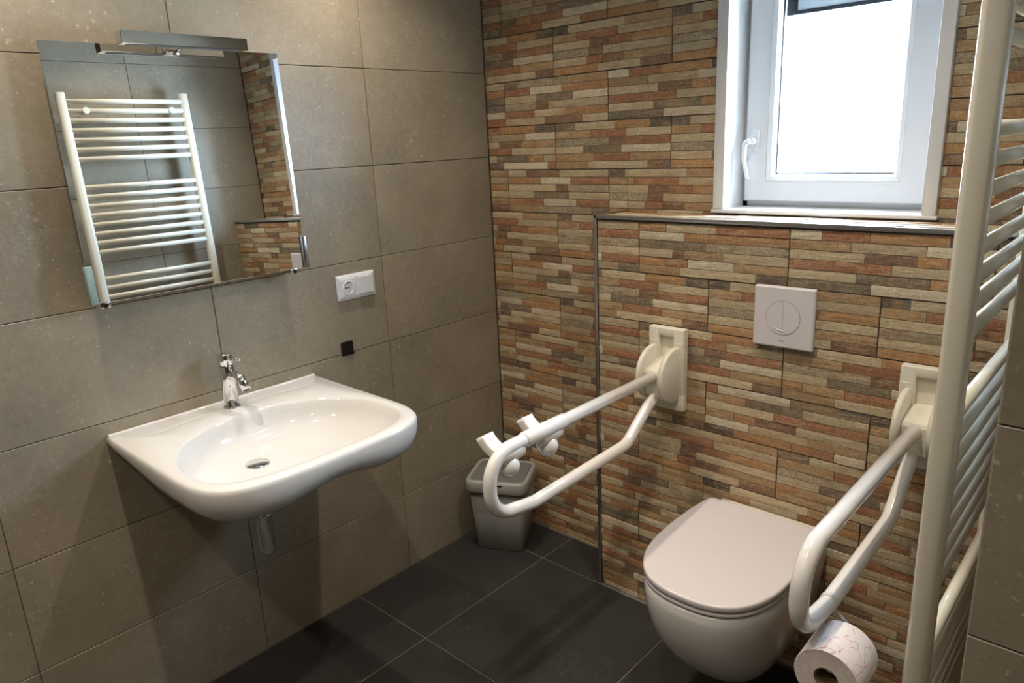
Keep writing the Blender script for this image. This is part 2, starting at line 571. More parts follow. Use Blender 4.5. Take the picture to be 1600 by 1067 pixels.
STRIP_MESH = {}
def strip_geometry(L, h, d, seed):
    """a split-stone strip: rough face, eased edges; local u, v from 0, n outward from 0 to about d"""
    rnd = random.Random(seed)
    nx = max(1, min(4, int(round(L / 0.045))))
    e = min(0.0008, L * 0.2)
    xs = [0.0] + [L * (i / nx) for i in range(1, nx)] + [L]
    vs, fs = [], []
    def ring(u0, u1, v0, v1, n):
        return [(u0, v0, n), (u1, v0, n), (u1, v1, n), (u0, v1, n)]
    # back outline at n=0, front as a small height field
    cols = []
    tilt = rnd.uniform(-0.0012, 0.0012)
    for i, x in enumerate(xs):
        x2 = min(max(x, e), L - e)
        col = []
        for j, y in enumerate((e, h * rnd.uniform(0.4, 0.6), h - e)):
            edge = 0.0006 if j != 1 else 0.0
            col.append((x2, y, d - edge + rnd.uniform(-0.0006, 0.0006) + tilt * (x / max(L, 1e-6) - 0.5)))
        cols.append(col)
    front = [p for c in cols for p in c]
    m_ = len(cols)
    for i in range(m_ - 1):
        for j in range(2):
            a = i * 3 + j
            fs.append((a, a + 3, a + 4, a + 1))
    vs += front
    back = [(xs[i], 0, 0) for i in range(m_)], [(xs[i], h, 0) for i in range(m_)]
    b0 = len(vs); vs += back[0]
    b1 = len(vs); vs += back[1]
    for i in range(m_ - 1):
        fs.append((b0 + i, b0 + i + 1, (i + 1) * 3, i * 3))
        fs.append((b1 + i + 1, b1 + i, i * 3 + 2, (i + 1) * 3 + 2))
    fs.append((b1, b0, 0, 1)); fs.append((b1, 1, 2))
    k = (m_ - 1) * 3
    fs.append((b0 + m_ - 1, b1 + m_ - 1, k + 1, k)); fs.append((b1 + m_ - 1, k + 2, k + 1))
    return vs, fs

TW, TH, NR = 0.459, 0.1545, 6
GAP = 0.0020
def stone_field(parent, M, rows, region, holes, v_top, budget, th=TH):
    """rows: list of (first joint u, list of tile keys); courses run down from v_top; region (u0,u1,v0,v1) clips; holes are left free"""
    u0r, u1r, v0r, v1r = region
    strips = []
    for r, (u_first, keys) in enumerate(rows):
        top = v_top - r * th
        for c, key in enumerate(keys):
            tu = u_first + c * TW
            a, b = max(tu + GAP / 2, u0r), min(tu + TW - GAP / 2, u1r)
            lo, hi = max(top - th + GAP / 2, v0r), min(top - GAP / 2, v1r)
            if b - a < 0.006 or hi - lo < 0.006:
                continue
            # cut the tile by the holes: keep simple rectangles
            cells = [(a, b, lo, hi)]
            for (h0, h1, g0, g1) in holes:
                new = []
                for (p, q, s, t) in cells:
                    if q <= h0 or p >= h1 or t <= g0 or s >= g1:
                        new.append((p, q, s, t)); continue
                    if p < h0: new.append((p, h0, s, t))
                    if q > h1: new.append((h1, q, s, t))
                    pm, qm = max(p, h0), min(q, h1)
                    if s < g0: new.append((pm, qm, s, g0))
                    if t > g1: new.append((pm, qm, g1, t))
                cells = [x for x in new if x[1] - x[0] > 0.004 and x[3] - x[2] > 0.004]
            for (p, q, s, t) in cells:
                bmb = MB().box(0, q - p, 0, t - s, -0.010, -0.0028)
                tile = bmb.build('stone_tile', 'grout_stone', parent)
                TM = M @ Matrix.Translation((p, s, 0))
                tile.matrix_local = TM
                sh = (th - GAP) / NR
                for k, segs in enumerate(courses(key)):
                    st = top - GAP / 2 - k * sh
                    uu = tu + GAP / 2
                    full = TW - GAP
                    for mk, frac in segs:
                        ua, ub = uu, uu + frac * full
                        uu = ub
                        ca, cb, cs, ct = max(ua, p), min(ub, q), max(st - sh, s), min(st, t)
                        if cb - ca < 0.003 or ct - cs < 0.004:
                            continue
                        w, h = cb - ca - 0.0004, ct - cs - 0.0006
                        seed = '%s%d%.3f%s' % (key, k, frac, mk)
                        rr = random.Random(seed)
                        d = 0.0046 + rr.uniform(-0.0010, 0.0010) + {'D': -0.0006, 'G': -0.0005, 'N': -0.0004, 'W': 0.0005, 'C': 0.0003}.get(mk, 0)
                        cx = M @ Vector(((ca + cb) / 2, (cs + ct) / 2, 0))
                        px = to_px(cx)
                        area = 0.0
                        if px and -20 < px[0] < 1620 and -15 < px[1] < 1080:
                            nrm = (M.to_3x3() @ Vector((0, 0, 1)))
                            dd = CAM - cx
                            area = w * h * abs(nrm.dot(dd.normalized())) / dd.length_squared
                            if 1.77 < cx.x or (px[0] > 1545):
                                area *= 0.2
                        strips.append((area, tile, (ca - p + 0.0002, cs - s + 0.0003, -0.0052), TM, w, h, d, seed, mk))
    strips.sort(key=lambda x: -x[0])
    keys = list(STONE)
    rest_v, rest_f, rest_m = [], [], []
    for n, (area, tile, loc, TM, w, h, d, seed, mk) in enumerate(strips):
        if n < budget and area > 0:
            kk = (round(w, 3), round(h, 3), seed)
            if kk not in STRIP_MESH:
                vs, fs = strip_geometry(w, h, d, seed)
                me = bpy.data.meshes.new('stone_strip')
                me.from_pydata(vs, [], fs)
                me.materials.append(MATS['stone_' + STONE_NAME[mk]])
                STRIP_MESH[kk] = me
            o = bpy.data.objects.new('stone_strip', STRIP_MESH[kk])
            link(o, tile)
            o.location = loc
        else:
            vs, fs = strip_geometry(w, h, d, seed)
            o_ = len(rest_v)
            P = TM @ Matrix.Translation(loc)
            rest_v += [tuple(P @ Vector(q)) for q in vs]
            rest_f += [[i + o_ for i in f] for f in fs]
            rest_m += [keys.index(mk)] * len(fs)
    if rest_v:
        me = bpy.data.meshes.new('stone_strip_field')
        me.from_pydata(rest_v, [], rest_f)
        for k in keys:
            me.materials.append(MATS['stone_' + STONE_NAME[k]])
        me.polygons.foreach_set('material_index', rest_m)
        o = bpy.data.objects.new('stone_strip_field', me)
        link(o, parent)
        o['kind'] = 'stuff'

even, odd = 0.326 - TW, 0.092 - TW
rows_back = [
 (odd, 'd a g c e b'.split()), (even, 'f g b a d c'.split()), (odd, 'e c a f b d'.split()),     # above the picture
 (odd + 0.0, 'f g c d a b'.split()),
 (even, 'd c c a f b'.split()),
 (odd, 'g e b b d f'.split()),
 (even, 'b d c e d a'.split()),
 (odd, 'c f c g b f'.split()),
 (even, 'c c d'.split()), (odd, 'c f c'.split()), (even, 'e c d'.split()), (odd, 'c dr b'.split()),
 (even, 'e c d'.split()), (odd, 'a ar f'.split()), (even, 'br e c'.split()), (odd, 'c d b'.split()), (even, 'a g f'.split())]
ZB = 1.917
stone_field(wall_back, axes((1, 0, 0), (0, 0, 1), (0, -1, 0), (0, 0.004, 0)), rows_back, (0.0, W, 0.0, ZC),
            [(BX + 0.003, W + 0.1, -0.1, BZ - 0.012), (WX0 + 0.006, WX1 - 0.006, WZ0 - 0.002, WZ1 - 0.006)], ZB + 4 * 0.155, 300, 0.155)

b0, b1 = 0.786 - TW, 1.019 - TW * 1
rows_box = [
 (b0, 'f a b c'.split()), (b1, 'd c c e'.split()), (b0, 'f d d g'.split()), (b1, 'c br c a'.split()), (b0, 'f c d b'.split()),
 (b1, 'dr ar e c'.split()), (b0, 'g dr c f'.split()), (b1, 'b f a d'.split()), (b0, 'e c g a'.split())]
stone_field(wall_cistern, axes((1, 0, 0), (0, 0, 1), (0, -1, 0), (0, BY + 0.004, 0)), rows_box, (BX + 0.011, W, 0.0, BZ - 0.014), [], 1.306, 300)
# the tiled top of the box-out and its short left side
stone_field(wall_cistern, axes((1, 0, 0), (0, 1, 0), (0, 0, 1), (0, 0, BZ - 0.004)), [(b0, 'e f b c'.split()), (b1, 'c a d e'.split())],
            (BX + 0.010, W, BY + 0.011, 0.0), [], -0.02, 60)
stone_field(wall_cistern, axes((0, -1, 0), (0, 0, 1), (-1, 0, 0), (BX + 0.004, 0, 0)), [(-0.25, ['c'])] * 9, (0.003, -BY - 0.011, 0.0, BZ - 0.014), [], 1.306, 0)

# aluminium corner profile round the box-out
tr = MB()
tr.box(BX, W, BY - 0.001, BY + 0.011, BZ - 0.011, BZ + 0.001, 0.0015)
tr.box(BX - 0.001, BX + 0.010, BY - 0.001, BY + 0.010, 0.0, BZ, 0.0015)
tr.box(BX - 0.001, BX + 0.010, BY, 0.0, BZ - 0.011, BZ + 0.001, 0.0015)
tag(tr.build('trim_1', 'aluminium'), 'brushed metal corner profile edging the boxed-out stone wall', None, None, 'structure')

# ------------------------------------------------------------------ window
win = empty('window_1', (1.24, 0.0, WZ0), 0, 'white framed window with one bright pane above the stone ledge', None, None, 'structure')
def wpart(b, name, material, parent=None):
    o = b.build(name, material, parent or win)
    o.location = -Vector(win.location) if parent is None else (0, 0, 0)
    return o
CY = -0.012      # face of the casing stands proud of the stone
for name, q in (('casing', (WX0, OX0, CY, 0.02, WZ0 + 0.011, WZ1)), ('casing', (OX1, WX1, CY, 0.02, WZ0 + 0.011, WZ1)),
                ('casing', (OX0, OX1, CY, 0.02, OZ1, WZ1)), ('window_sill', (WX0 - 0.004, WX1 + 0.004, CY - 0.003, 0.15, WZ0, WZ0 + 0.010))):
    wpart(MB().box(*q, 0.0012), name, 'pvc_trim' if name == 'casing' else 'pvc_white')
SY = 0.118       # sash plane
for q in ((OX0 - 0.007, OX0, 0.02, 0.20, OZ0, OZ1), (OX1, OX1 + 0.007, 0.02, 0.20, OZ0, OZ1), (OX0, OX1, 0.02, 0.20, OZ1, OZ1 + 0.007)):
    wpart(MB().box(*q), 'reveal', 'pvc_white')
fr = MB()        # fixed frame behind the sash
for q in ((OX0, OX0 + 0.014, SY + 0.004, SY + 0.07, OZ0, OZ1), (OX1 - 0.014, OX1, SY + 0.004, SY + 0.07, OZ0, OZ1),
          (OX0, OX1, SY + 0.004, SY + 0.07, OZ0, OZ0 + 0.020), (OX0, OX1, SY + 0.004, SY + 0.07, OZ1 - 0.014, OZ1)):
    fr.box(*q)
for q in ((OX0, OX0 + 0.05, SY + 0.052, SY + 0.075, OZ0, OZ1), (OX1 - 0.05, OX1, SY + 0.052, SY + 0.075, OZ0, OZ1), (OX0, OX1, SY + 0.052, SY + 0.075, OZ0, OZ0 + 0.05)):
    fr.box(*q)
wpart(fr, 'frame', 'pvc_white')
SX0, SX1, SZ0, SZ1 = 0.987, 1.492, 1.349, 2.070
GX0, GX1, GZ0, GZ1 = 1.073, 1.403, 1.426, 1.992
def frame_ring(o, i, y0, y1, bead=None):
    """rectangular frame between outer (x0,x1,z0,z1) and inner, mitred"""
    def rc(r, y): return [(r[0], y, r[2]), (r[1], y, r[2]), (r[1], y, r[3]), (r[0], y, r[3])]
    g = 0.003
    og = (o[0] + g, o[1] - g, o[2] + g, o[3] - g)
    return MB().loft([rc(o, y1), rc(o, y0 + g), rc(og, y0), rc(i, y0), rc(i, y1), rc(o, y1)], False, False, False)
BE = 0.020
wpart(frame_ring((SX0, SX1, SZ0, SZ1), (GX0 - BE, GX1 + BE, GZ0 - BE, GZ1 + BE), SY - 0.022, SY + 0.05), 'sash', 'pvc_white')
bead = MB()
def rc(d, y): return [(GX0 - d, y, GZ0 - d), (GX1 + d, y, GZ0 - d), (GX1 + d, y, GZ1 + d), (GX0 - d, y, GZ1 + d)]
bead.loft([rc(BE, SY + 0.03), rc(BE, SY - 0.021), rc(BE - 0.002, SY - 0.024), rc(0.006, SY - 0.018), rc(0.0, SY - 0.008), rc(0.0, SY + 0.004)], False, False, False)
wpart(bead, 'glazing_bead', 'pvc_white')
wpart(MB().loft([rc(0.0, SY + 0.003), rc(-0.0035, SY + 0.003), rc(-0.0035, SY + 0.012), rc(0.0, SY + 0.012), rc(0.0, SY + 0.003)], False, False, False), 'gasket', 'gasket_black')
wpart(MB().box(GX0 - 0.004, GX1 + 0.004, SY + 0.008, SY + 0.012, GZ0 - 0.004, GZ1 + 0.004), 'pane', 'window_glass')
# half lowered shutter outside the glass
sh = wpart(MB().box(GX0 + 0.020, GX1 + 0.03, SY + 0.050, SY + 0.060, 1.876, 2.07, 0.001, 0, 1), 'shutter', 'blind_grey')
wpart(MB().box(GX0 - 0.01, GX1 + 0.03, SY + 0.046, SY + 0.064, 1.866, 1.877).box(GX0 - 0.01, GX0 + 0.021, SY + 0.046, SY + 0.064, 1.877, 2.07), 'shutter_black_edge', 'gasket_black')  # black strips along the shutter's bottom and left edge
# handle
hx, hz = 1.018, 1.530
hp = MB()
hp.loft([[(hx + x, SY - 0.022 - d, hz + z) for x, z in rrect(0.026 - e, 0.064 - e, 0.0125 - e / 2)] for d, e in ((0, 0), (0.008, 0), (0.010, 0.004))], False, True)
hd = wpart(hp, 'window_handle', 'pvc_white')
lv = MB()
lv.lathe([(0.009, 0), (0.009, 0.026)], 16, Matrix.Translation((hx, SY - 0.030, hz - 0.006)) @ Matrix.Rotation(math.radians(90), 4, 'X'))
pts = fillet([(hx, SY - 0.056, hz - 0.004), (hx - 0.016, SY - 0.062, hz - 0.010), (hx - 0.016, SY - 0.064, hz - 0.06), (hx - 0.004, SY - 0.060, hz - 0.116)], [0.012, 0.05])
lv.tube(pts, [0.0085 - 0.003 * i / (len(pts) - 1) for i in range(len(pts))], 12)
wpart(lv, 'lever', 'pvc_white', hd)

# ------------------------------------------------------------------ ceiling downlights
for k, (x, y) in enumerate(LIGHT_XY):
    where = ['nearest the window wall', 'in the middle of the ceiling', 'nearest the entrance'][k // 2]
    side = ['over the washbasin side', 'over the toilet side'][k % 2]
    t = empty('downlight', (x, y, ZC), 0, 'recessed round white downlight %s, %s' % (where, side), 'downlight', 'recessed ceiling downlights')
    MB().lathe([(0.030, -0.001), (0.043, -0.001), (0.043, -0.004), (0.038, -0.007), (0.030, -0.007), (0.030, -0.001)], 32, None, True, 0, False, False).build('bezel', 'pvc_white', t)
    MB().lathe([(0.029, -0.001), (0.029, -0.003)], 24).build('lens', 'lamp_lens', t)
    l = bpy.data.lights.new('downlight_bulb', 'SPOT')
    l.energy = SPOT_W
    l.color = SPOT_COL
    l.spot_size = math.radians(116)
    l.spot_blend = 1.0
    l.shadow_soft_size = 0.022
    lo = bpy.data.objects.new('downlight_bulb', l)
    link(lo, t)
    lo.location = (0, 0, -0.012)

# ------------------------------------------------------------------ washbasin
YC = -1.172
TOPZ = 0.862
sink = empty('washbasin', (0.0, YC, TOPZ), 0, 'white ceramic wheelchair-accessible washbasin hung on the greige wall', 'washbasin')
def outer_poly():
    pts = [(0.0, -0.315), (0.0, 0.315)]
    out = [(0.0, -0.315 + 0.63 * i / 24) for i in range(25)]
    n = 4.2
    x0, A, B = 0.33, 0.272, 0.315
    out += [(x0 * i / 10, 0.315) for i in range(1, 10)]
    for i in range(0, 65):
        t = math.pi / 2 - math.pi * i / 64
        c, s = math.cos(t), math.sin(t)
        out.append((x0 + A * abs(c) ** (2 / n), B * math.copysign(abs(s) ** (2 / n), s)))
    out += [(x0 * (1 - i / 10), -0.315) for i in range(1, 10)]
    return out
def bowl_poly():
    out = []
    for i in range(160):
        t = 2 * math.pi * i / 160
        c, s = math.cos(t), math.sin(t)
        n = 2.1 if c < 0 else 3.2
        A = 0.262 if c < 0 else 0.160
        out.append((0.402 + A * math.copysign(abs(c) ** (2 / n), c), 0.278 * math.copysign(abs(s) ** (2 / n), s)))
    return out
def radial(poly, cx, cy, angs):
    """radius of a star-shaped outline at the given angles"""
    res = []
    P = [(x - cx, y - cy) for x, y in poly]
    for a in angs:
        dx, dy = math.cos(a), math.sin(a)
        best = 0.0
        for i in range(len(P)):
            (x1, y1), (x2, y2) = P[i], P[(i + 1) % len(P)]
            ex, ey = x2 - x1, y2 - y1
            den = dx * ey - dy * ex
            if abs(den) < 1e-12:
                continue
            t = (x1 * ey - y1 * ex) / den
            u = (x1 * dy - y1 * dx) / den
            if t > 0 and -1e-9 <= u <= 1 + 1e-9:
                best = max(best, t)
        res.append(best)
    return res
SCX, SCY = 0.35, 0.0
angs = [2 * math.pi * i / 144 for i in range(144)]
for p in ((0.0, 0.315), (0.0, -0.315)):
    a = math.atan2(p[1] - SCY, p[0] - SCX) % (2 * math.pi)
    k = min(range(len(angs)), key=lambda i: abs(angs[i] - a))
    angs[k] = a
RO = radial(outer_poly(), SCX, SCY, angs)
RB = radial(bowl_poly(), SCX, SCY, angs)
def ring(R, s, z, inset=0.0, cx=SCX, cy=SCY):
    zz = z if callable(z) else (lambda x, y: z)
    o = []
    for a, r in zip(angs, R):
        rr = max(r * s - inset, 0.0)
        x, y = cx + rr * math.cos(a), cy + rr * math.sin(a)
        o.append((x, y, zz(x, y)))
    return o
DR = (0.285, -0.055)
rings = []
# underside, from the drain outwards: belly shallower in the middle (knee room)
def belly(depth):
    def f(x, y):
        q = abs(y) / 0.315
        knee = 1.0 - 0.26 * math.exp(-(q / 0.38) ** 2) * min(1.0, max(0.0, (x - 0.30) / 0.2))
        back = 0.55 + 0.45 * min(1.0, x / 0.28)
        return -depth * knee * back
    return f
for s, d in ((0.0, 0.120), (0.3, 0.120), (0.55, 0.118), (0.72, 0.113), (0.84, 0.102), (0.92, 0.086), (0.965, 0.068), (0.99, 0.048), (1.0, 0.03)):
    rings.append(ring(RO, s, belly(d)))
rings.append(ring(RO, 1.0, -0.012))
rings.append(ring(RO, 1.0, -0.004, 0.002))
rings.append(ring(RO, 1.0, 0.0, 0.007))
rings.append(ring(RB, 1.0, 0.0, -0.007))
rings.append(ring(RB, 1.0, -0.002, -0.002))
for s, d in ((0.99, 0.008), (0.965, 0.026), (0.92, 0.048), (0.84, 0.066), (0.72, 0.078), (0.55, 0.086), (0.3, 0.092), (0.08, 0.095)):
    k = 1 - s
    rings.append([((1 - k) * x + k * DR[0], (1 - k) * y + k * DR[1], -d) for x, y, _ in ring(RB, 1.0, 0)])
basin = MB().loft(rings, False, True).build('basin', 'ceramic_white', sink)
# raised lip along the wall
MB().box(0.001, 0.014, -0.311, 0.311, -0.006, 0.006, 0.004, 0, 3).build('back_lip', 'ceramic_white', sink)
MB().lathe([(0.0001, 0), (0.030, 0.0), (0.032, -0.002), (0.032, -0.006)], 28, Matrix.Translation((DR[0], DR[1], -0.0905)), True, 0, False, False).build('drain', 'chrome', sink)

# tap on the deck
tap = empty('basin_tap', (0.066, -1.170, TOPZ), 0, 'short chrome mixer tap on the washbasin deck', 'tap')
MB().lathe([(0.024, 0), (0.024, 0.004), (0.022, 0.006)], 32).build('base_ring', 'chrome', tap)
MB().lathe([(0.0205, 0.004), (0.0205, 0.125), (0.0198, 0.126)], 32).build('body', 'chrome', tap)
cap = MB().lathe([(0.0198, 0.1275), (0.0208, 0.1285), (0.0208, 0.158), (0.0195, 0.160)], 32).build('cap', 'chrome', tap)
lv = MB().tube([(0.012, 0.006, 0.139), (0.034, 0.014, 0.143), (0.042, 0.017, 0.144)], 0.0032, 10)
lv.lathe([(0.0002, -0.005), (0.0035, -0.0036), (0.005, 0), (0.0035, 0.0036), (0.0002, 0.005)], 12, Matrix.Translation((0.046, 0.018, 0.1445)))
lv.build('lever', 'chrome', cap)
pts = fillet([(0.008, 0.0, 0.099), (0.060, 0.004, 0.110), (0.090, 0.006, 0.068)], [0.034], 10)
sp = MB().tube(pts, 0.0125, 20).build('spout', 'chrome', tap)
d = (Vector(pts[-1]) - Vector(pts[-2])).normalized()
MB().tube([Vector(pts[-1]) - d * 0.001, Vector(pts[-1]) + d * 0.0012], 0.0098, 20).build('aerator', 'black_plastic', sp)

# bottle trap under the basin
TX, TY = 0.290, -1.235
tz = 0.66
trap = empty('bottle_trap', (TX, TY, 0.515), 0, 'chrome bottle trap hanging under the washbasin', 'trap')
MB().lathe([(0.014, 0.10), (0.014, 0.232)], 24).build('inlet_pipe', 'chrome', trap)
MB().lathe([(0.019, 0.0), (0.0235, 0.004), (0.0245, 0.012), (0.0245, 0.108), (0.026, 0.110), (0.026, 0.118), (0.0235, 0.120), (0.0235, 0.126), (0.015, 0.128)], 32).build('bottle', 'chrome', trap)
MB().tube([(-0.015, 0, 0.100), (-TX + 0.004, -0.0, 0.100)], 0.0145, 20).build('outlet_pipe', 'chrome', trap)
MB().lathe([(0.016, 0), (0.033, 0.0), (0.033, 0.004), (0.022, 0.012), (0.0155, 0.014)], 28, Matrix.Translation((-TX + 0.001, 0, 0.100)) @ Matrix.Rotation(math.radians(90), 4, 'Y')).build('wall_flange', 'chrome', trap)

# ------------------------------------------------------------------ mirror and its lamp
MXB, MTH, MZB, MYC, MH, MWD = 0.0612, -0.0307, 1.2187, -1.1715, 0.606, 0.596
mir = empty('wall_mirror', (MXB, MYC, MZB), 0, 'square frameless tilting mirror above the washbasin', 'mirror')
mir.rotation_euler = (0, MTH, 0)
# local: x out of the wall, y along it, z up
gls = MB().box(-0.005, 0.0, -MWD / 2, MWD / 2, 0, MH, 0.0008, 0, 1).build('mirror_glass', 'mirror_silver', mir)
MB().box(-0.010, -0.0055, -MWD / 2 + 0.004, MWD / 2 - 0.004, 0.004, MH - 0.004).build('backing_board', 'mirror_back', mir)
def grip(y, material, sgn):
    b = MB()
    b.box(-0.008, 0.007, y - 0.006 if sgn < 0 else y - 0.004, y + 0.004 if sgn < 0 else y + 0.006, 0.0, 0.094, 0.001)
    b.box(0.0005, 0.004, min(y, y - sgn * 0.012), max(y, y - sgn * 0.012), 0.0, 0.094, 0.0008)
    return b
grip(-MWD / 2, 'g', -1).build('side_grip', 'glass_edge_green', mir)
grip(MWD / 2, 's', 1).build('side_grip', 'steel_bracket', mir)
for y in (-0.272, 0.255):
    q = MB().box(-0.050, 0.002, y - 0.013, y + 0.013, -0.012, 0.004, 0.002).build('support_bracket', 'chrome', mir)
    MB().lathe([(0.006, 0), (0.006, 0.004)], 14, Matrix.Translation((0.0, y, -0.006)) @ Matrix.Rotation(math.radians(90), 4, 'Y')).build('screw', 'black_plastic', q)
for y in (-0.22, 0.22):
    MB().box(-0.040, -0.010, y - 0.012, y + 0.012, MH - 0.10, MH - 0.05).build('hinge_block', 'steel_bracket', mir)

lamp = empty('mirror_lamp', (0.06, -1.163, 1.825), 0, 'slim chrome picture lamp bar over the mirror', 'lamp')
MB().box(0.032, 0.066, -0.157, 0.157, -0.009, 0.020, 0.0012, 0, 1).build('lamp_bar', 'chrome', lamp)
ar = MB().tube(fillet([(-0.016, -0.012, -0.006), (0.012, -0.008, -0.012), (0.036, -0.006, -0.005)], 0.01), 0.005, 12)
ar.box(-0.022, -0.008, -0.030, 0.006, -0.020, -0.004, 0.001)
ar.build('arm', 'chrome', lamp)
MB().box(0.040, 0.058, -0.140, 0.140, -0.0098, -0.0085).build('diffuser', 'seam_grey', lamp)

# ------------------------------------------------------------------ socket and switch, black plate
soc = empty('socket_switch', (0.0, -0.6645, 1.120), 0, 'white double frame with earthed socket and blank switch right of the mirror', 'socket')
Rx = axes((0, 1, 0), (0, 0, 1), (1, 0, 0))        # local plane of the left wall: u along +y, v up, n out
def on_wall(name, material, outline, depths, parent, u=0, v=0, insets=None):
    b = MB()
    insets = insets or [0] * len(depths)
    rings = []
    for d, e in zip(depths, insets):
        w, h, r = outline
        rings.append([Rx @ Vector((u + x, v + y, d)) for x, y in rrect(w - 2 * e, h - 2 * e, max(r - e, 0.0008))])
    return b.loft(rings, True, True, False).build(name, material, parent)
on_wall('cover_frame', 'switch_white', (0.152, 0.083, 0.003), (0.0, 0.004, 0.008), soc, 0, 0, (0, 0, 0.009))
on_wall('switch_rocker', 'switch_white', (0.058, 0.058, 0.002), (0.006, 0.0115, 0.0125), soc, 0.0355, 0, (0, 0, 0.001))
plate = on_wall('socket_plate', 'switch_white', (0.058, 0.058, 0.002), (0.006, 0.0105, 0.0115), soc, -0.0355, 0, (0, 0, 0.001))
Mz = Matrix.Translation((0.0, -0.0355, 0.0)) @ Matrix.Rotation(math.radians(90), 4, 'Y')
MB().lathe([(0.0225, 0.0112), (0.0225, 0.0135), (0.0195, 0.0138), (0.0188, 0.0128), (0.0182, 0.0119)], 32, Mz, True, 0, False, False).build('socket_rim', 'switch_white', plate)
MB().lathe([(0.0183, 0.0118), (0.0183, 0.0122)], 32, Mz).build('socket_well', 'socket_inner', plate)
pin = MB()
for yy in (-0.0095, 0.0):
    pin.lathe([(0.0028, 0.0121), (0.0028, 0.0126)], 12, Matrix.Translation((0, yy, 0.0)) @ Mz)
pin.build('pin_hole', 'black_plastic', plate)
for s in (-1, 1):
    MB().box(0.0122, 0.0134, -0.0355 - 0.004, -0.0355 + 0.002, s * 0.0165 - 0.002, s * 0.0165 + 0.002).build('earth_clip', 'aluminium', plate)

hook = empty('adhesive_hook', (0.0, -0.7235, 0.918), 0, 'small black square adhesive hook below the wall socket', 'hook')
on_wall('back_plate', 'black_plastic', (0.046, 0.046, 0.005), (0.0, 0.004, 0.005), hook, 0, 0, (0, 0, 0.001))
MB().tube([(0.004, 0.010, -0.016), (0.016, 0.012, -0.017), (0.020, 0.013, -0.012)], 0.0042, 10).build('peg', 'black_plastic', hook)

# ------------------------------------------------------------------ grab rails
RR = 0.0165
def grab_rail(x, name, label, with_label_group, reach=0.800):
    t = empty(name, (x, BY, 0.865), 0, label, 'grab rail', with_label_group)
    # local: x sideways, y = 0 at the stone face and negative into the room, z = 0 at the upper tube
    hw, z0, z1 = 0.060, -0.122, 0.134
    d = -0.026
    p = MB()
    def slab(x0, x1, za, zb, ya, yb, bev=0.004):
        p.box(x0, x1, yb, ya, za, zb, bev, 0, 2)
    slab(-hw, hw, z0, z1, 0.0, -0.012, 0.003)
    slab(-hw, -0.024, z0 + 0.05, z1, -0.008, d)
    slab(0.024, hw, z0 + 0.05, z1, -0.008, d)
    slab(-0.027, 0.027, 0.108, z1, -0.008, d)
    slab(-hw, hw, z0, z0 + 0.055, -0.008, d)
    p.build('mounting_plate', 'plastic_cream', t)
    for s in (-1, 1):
        MB().box(s * 0.042 - 0.013, s * 0.042 + 0.013, d - 0.0012, d + 0.001, 0.064, 0.092, 0.0006, 0, 1).build('screw_cover', 'plastic_cream', t)
        c = MB()
        prof = [(0.0825, 0.0), (0.0825, 0.013), (0.080, 0.016), (0.0002, 0.016)]
        M = Matrix.Translation((s * 0.030, -0.042, -0.002)) @ Matrix.Rotation(math.radians(90) * s, 4, 'Y')
        c.lathe([(0.0002, 0.0)] + prof, 48, M)
        # disc cut flat where it meets the plate
        for i, q in enumerate(c.v):
            if q[1] > -0.006:
                c.v[i] = (q[0], -0.006, q[2])
        ch = c.build('pivot_cheek', 'plastic_cream', t)
    pv = MB()
    prof = fillet([(-0.01, 0.030), (-0.078, 0.030), (-0.102, 0.018), (-0.096, -0.060), (-0.075, -0.078), (-0.01, -0.070)], 0.008, 3) if False else None
    outline = [(-0.010, 0.040), (-0.070, 0.028), (-0.098, 0.019), (-0.102, 0.010), (-0.098, -0.058), (-0.090, -0.070), (-0.060, -0.076), (-0.010, -0.070)]
    pv.loft([[(xx, y, z) for y, z in outline] for xx in (-0.0285, 0.0285)], True, True, False)
    pv.build('pivot_block', 'plastic_cream', t)
    path = [(0, -0.085, 0.0), (0, -reach, 0.0), (0, -reach, -0.152), (0, 0.150 - reach, -0.176), (0, -0.238, -0.166), (0, -0.130, -0.086), (0, -0.070, -0.056)]
    pts = fillet(path, [0.078, 0.076, 0.10, 0.07, 0.06], 12)
    MB().tube(pts, RR, 20).build('rail', 'coated_white', t)
    return t
grab_rail(0.901, 'fold_down_grab_rail', 'white fold-down grab rail left of the toilet, carrying a clip-on holder', 'fold-down grab rails beside the toilet')
grab_rail(1.603, 'fold_down_grab_rail', 'white fold-down grab rail between the toilet and the towel radiator', 'fold-down grab rails beside the toilet', 0.765)

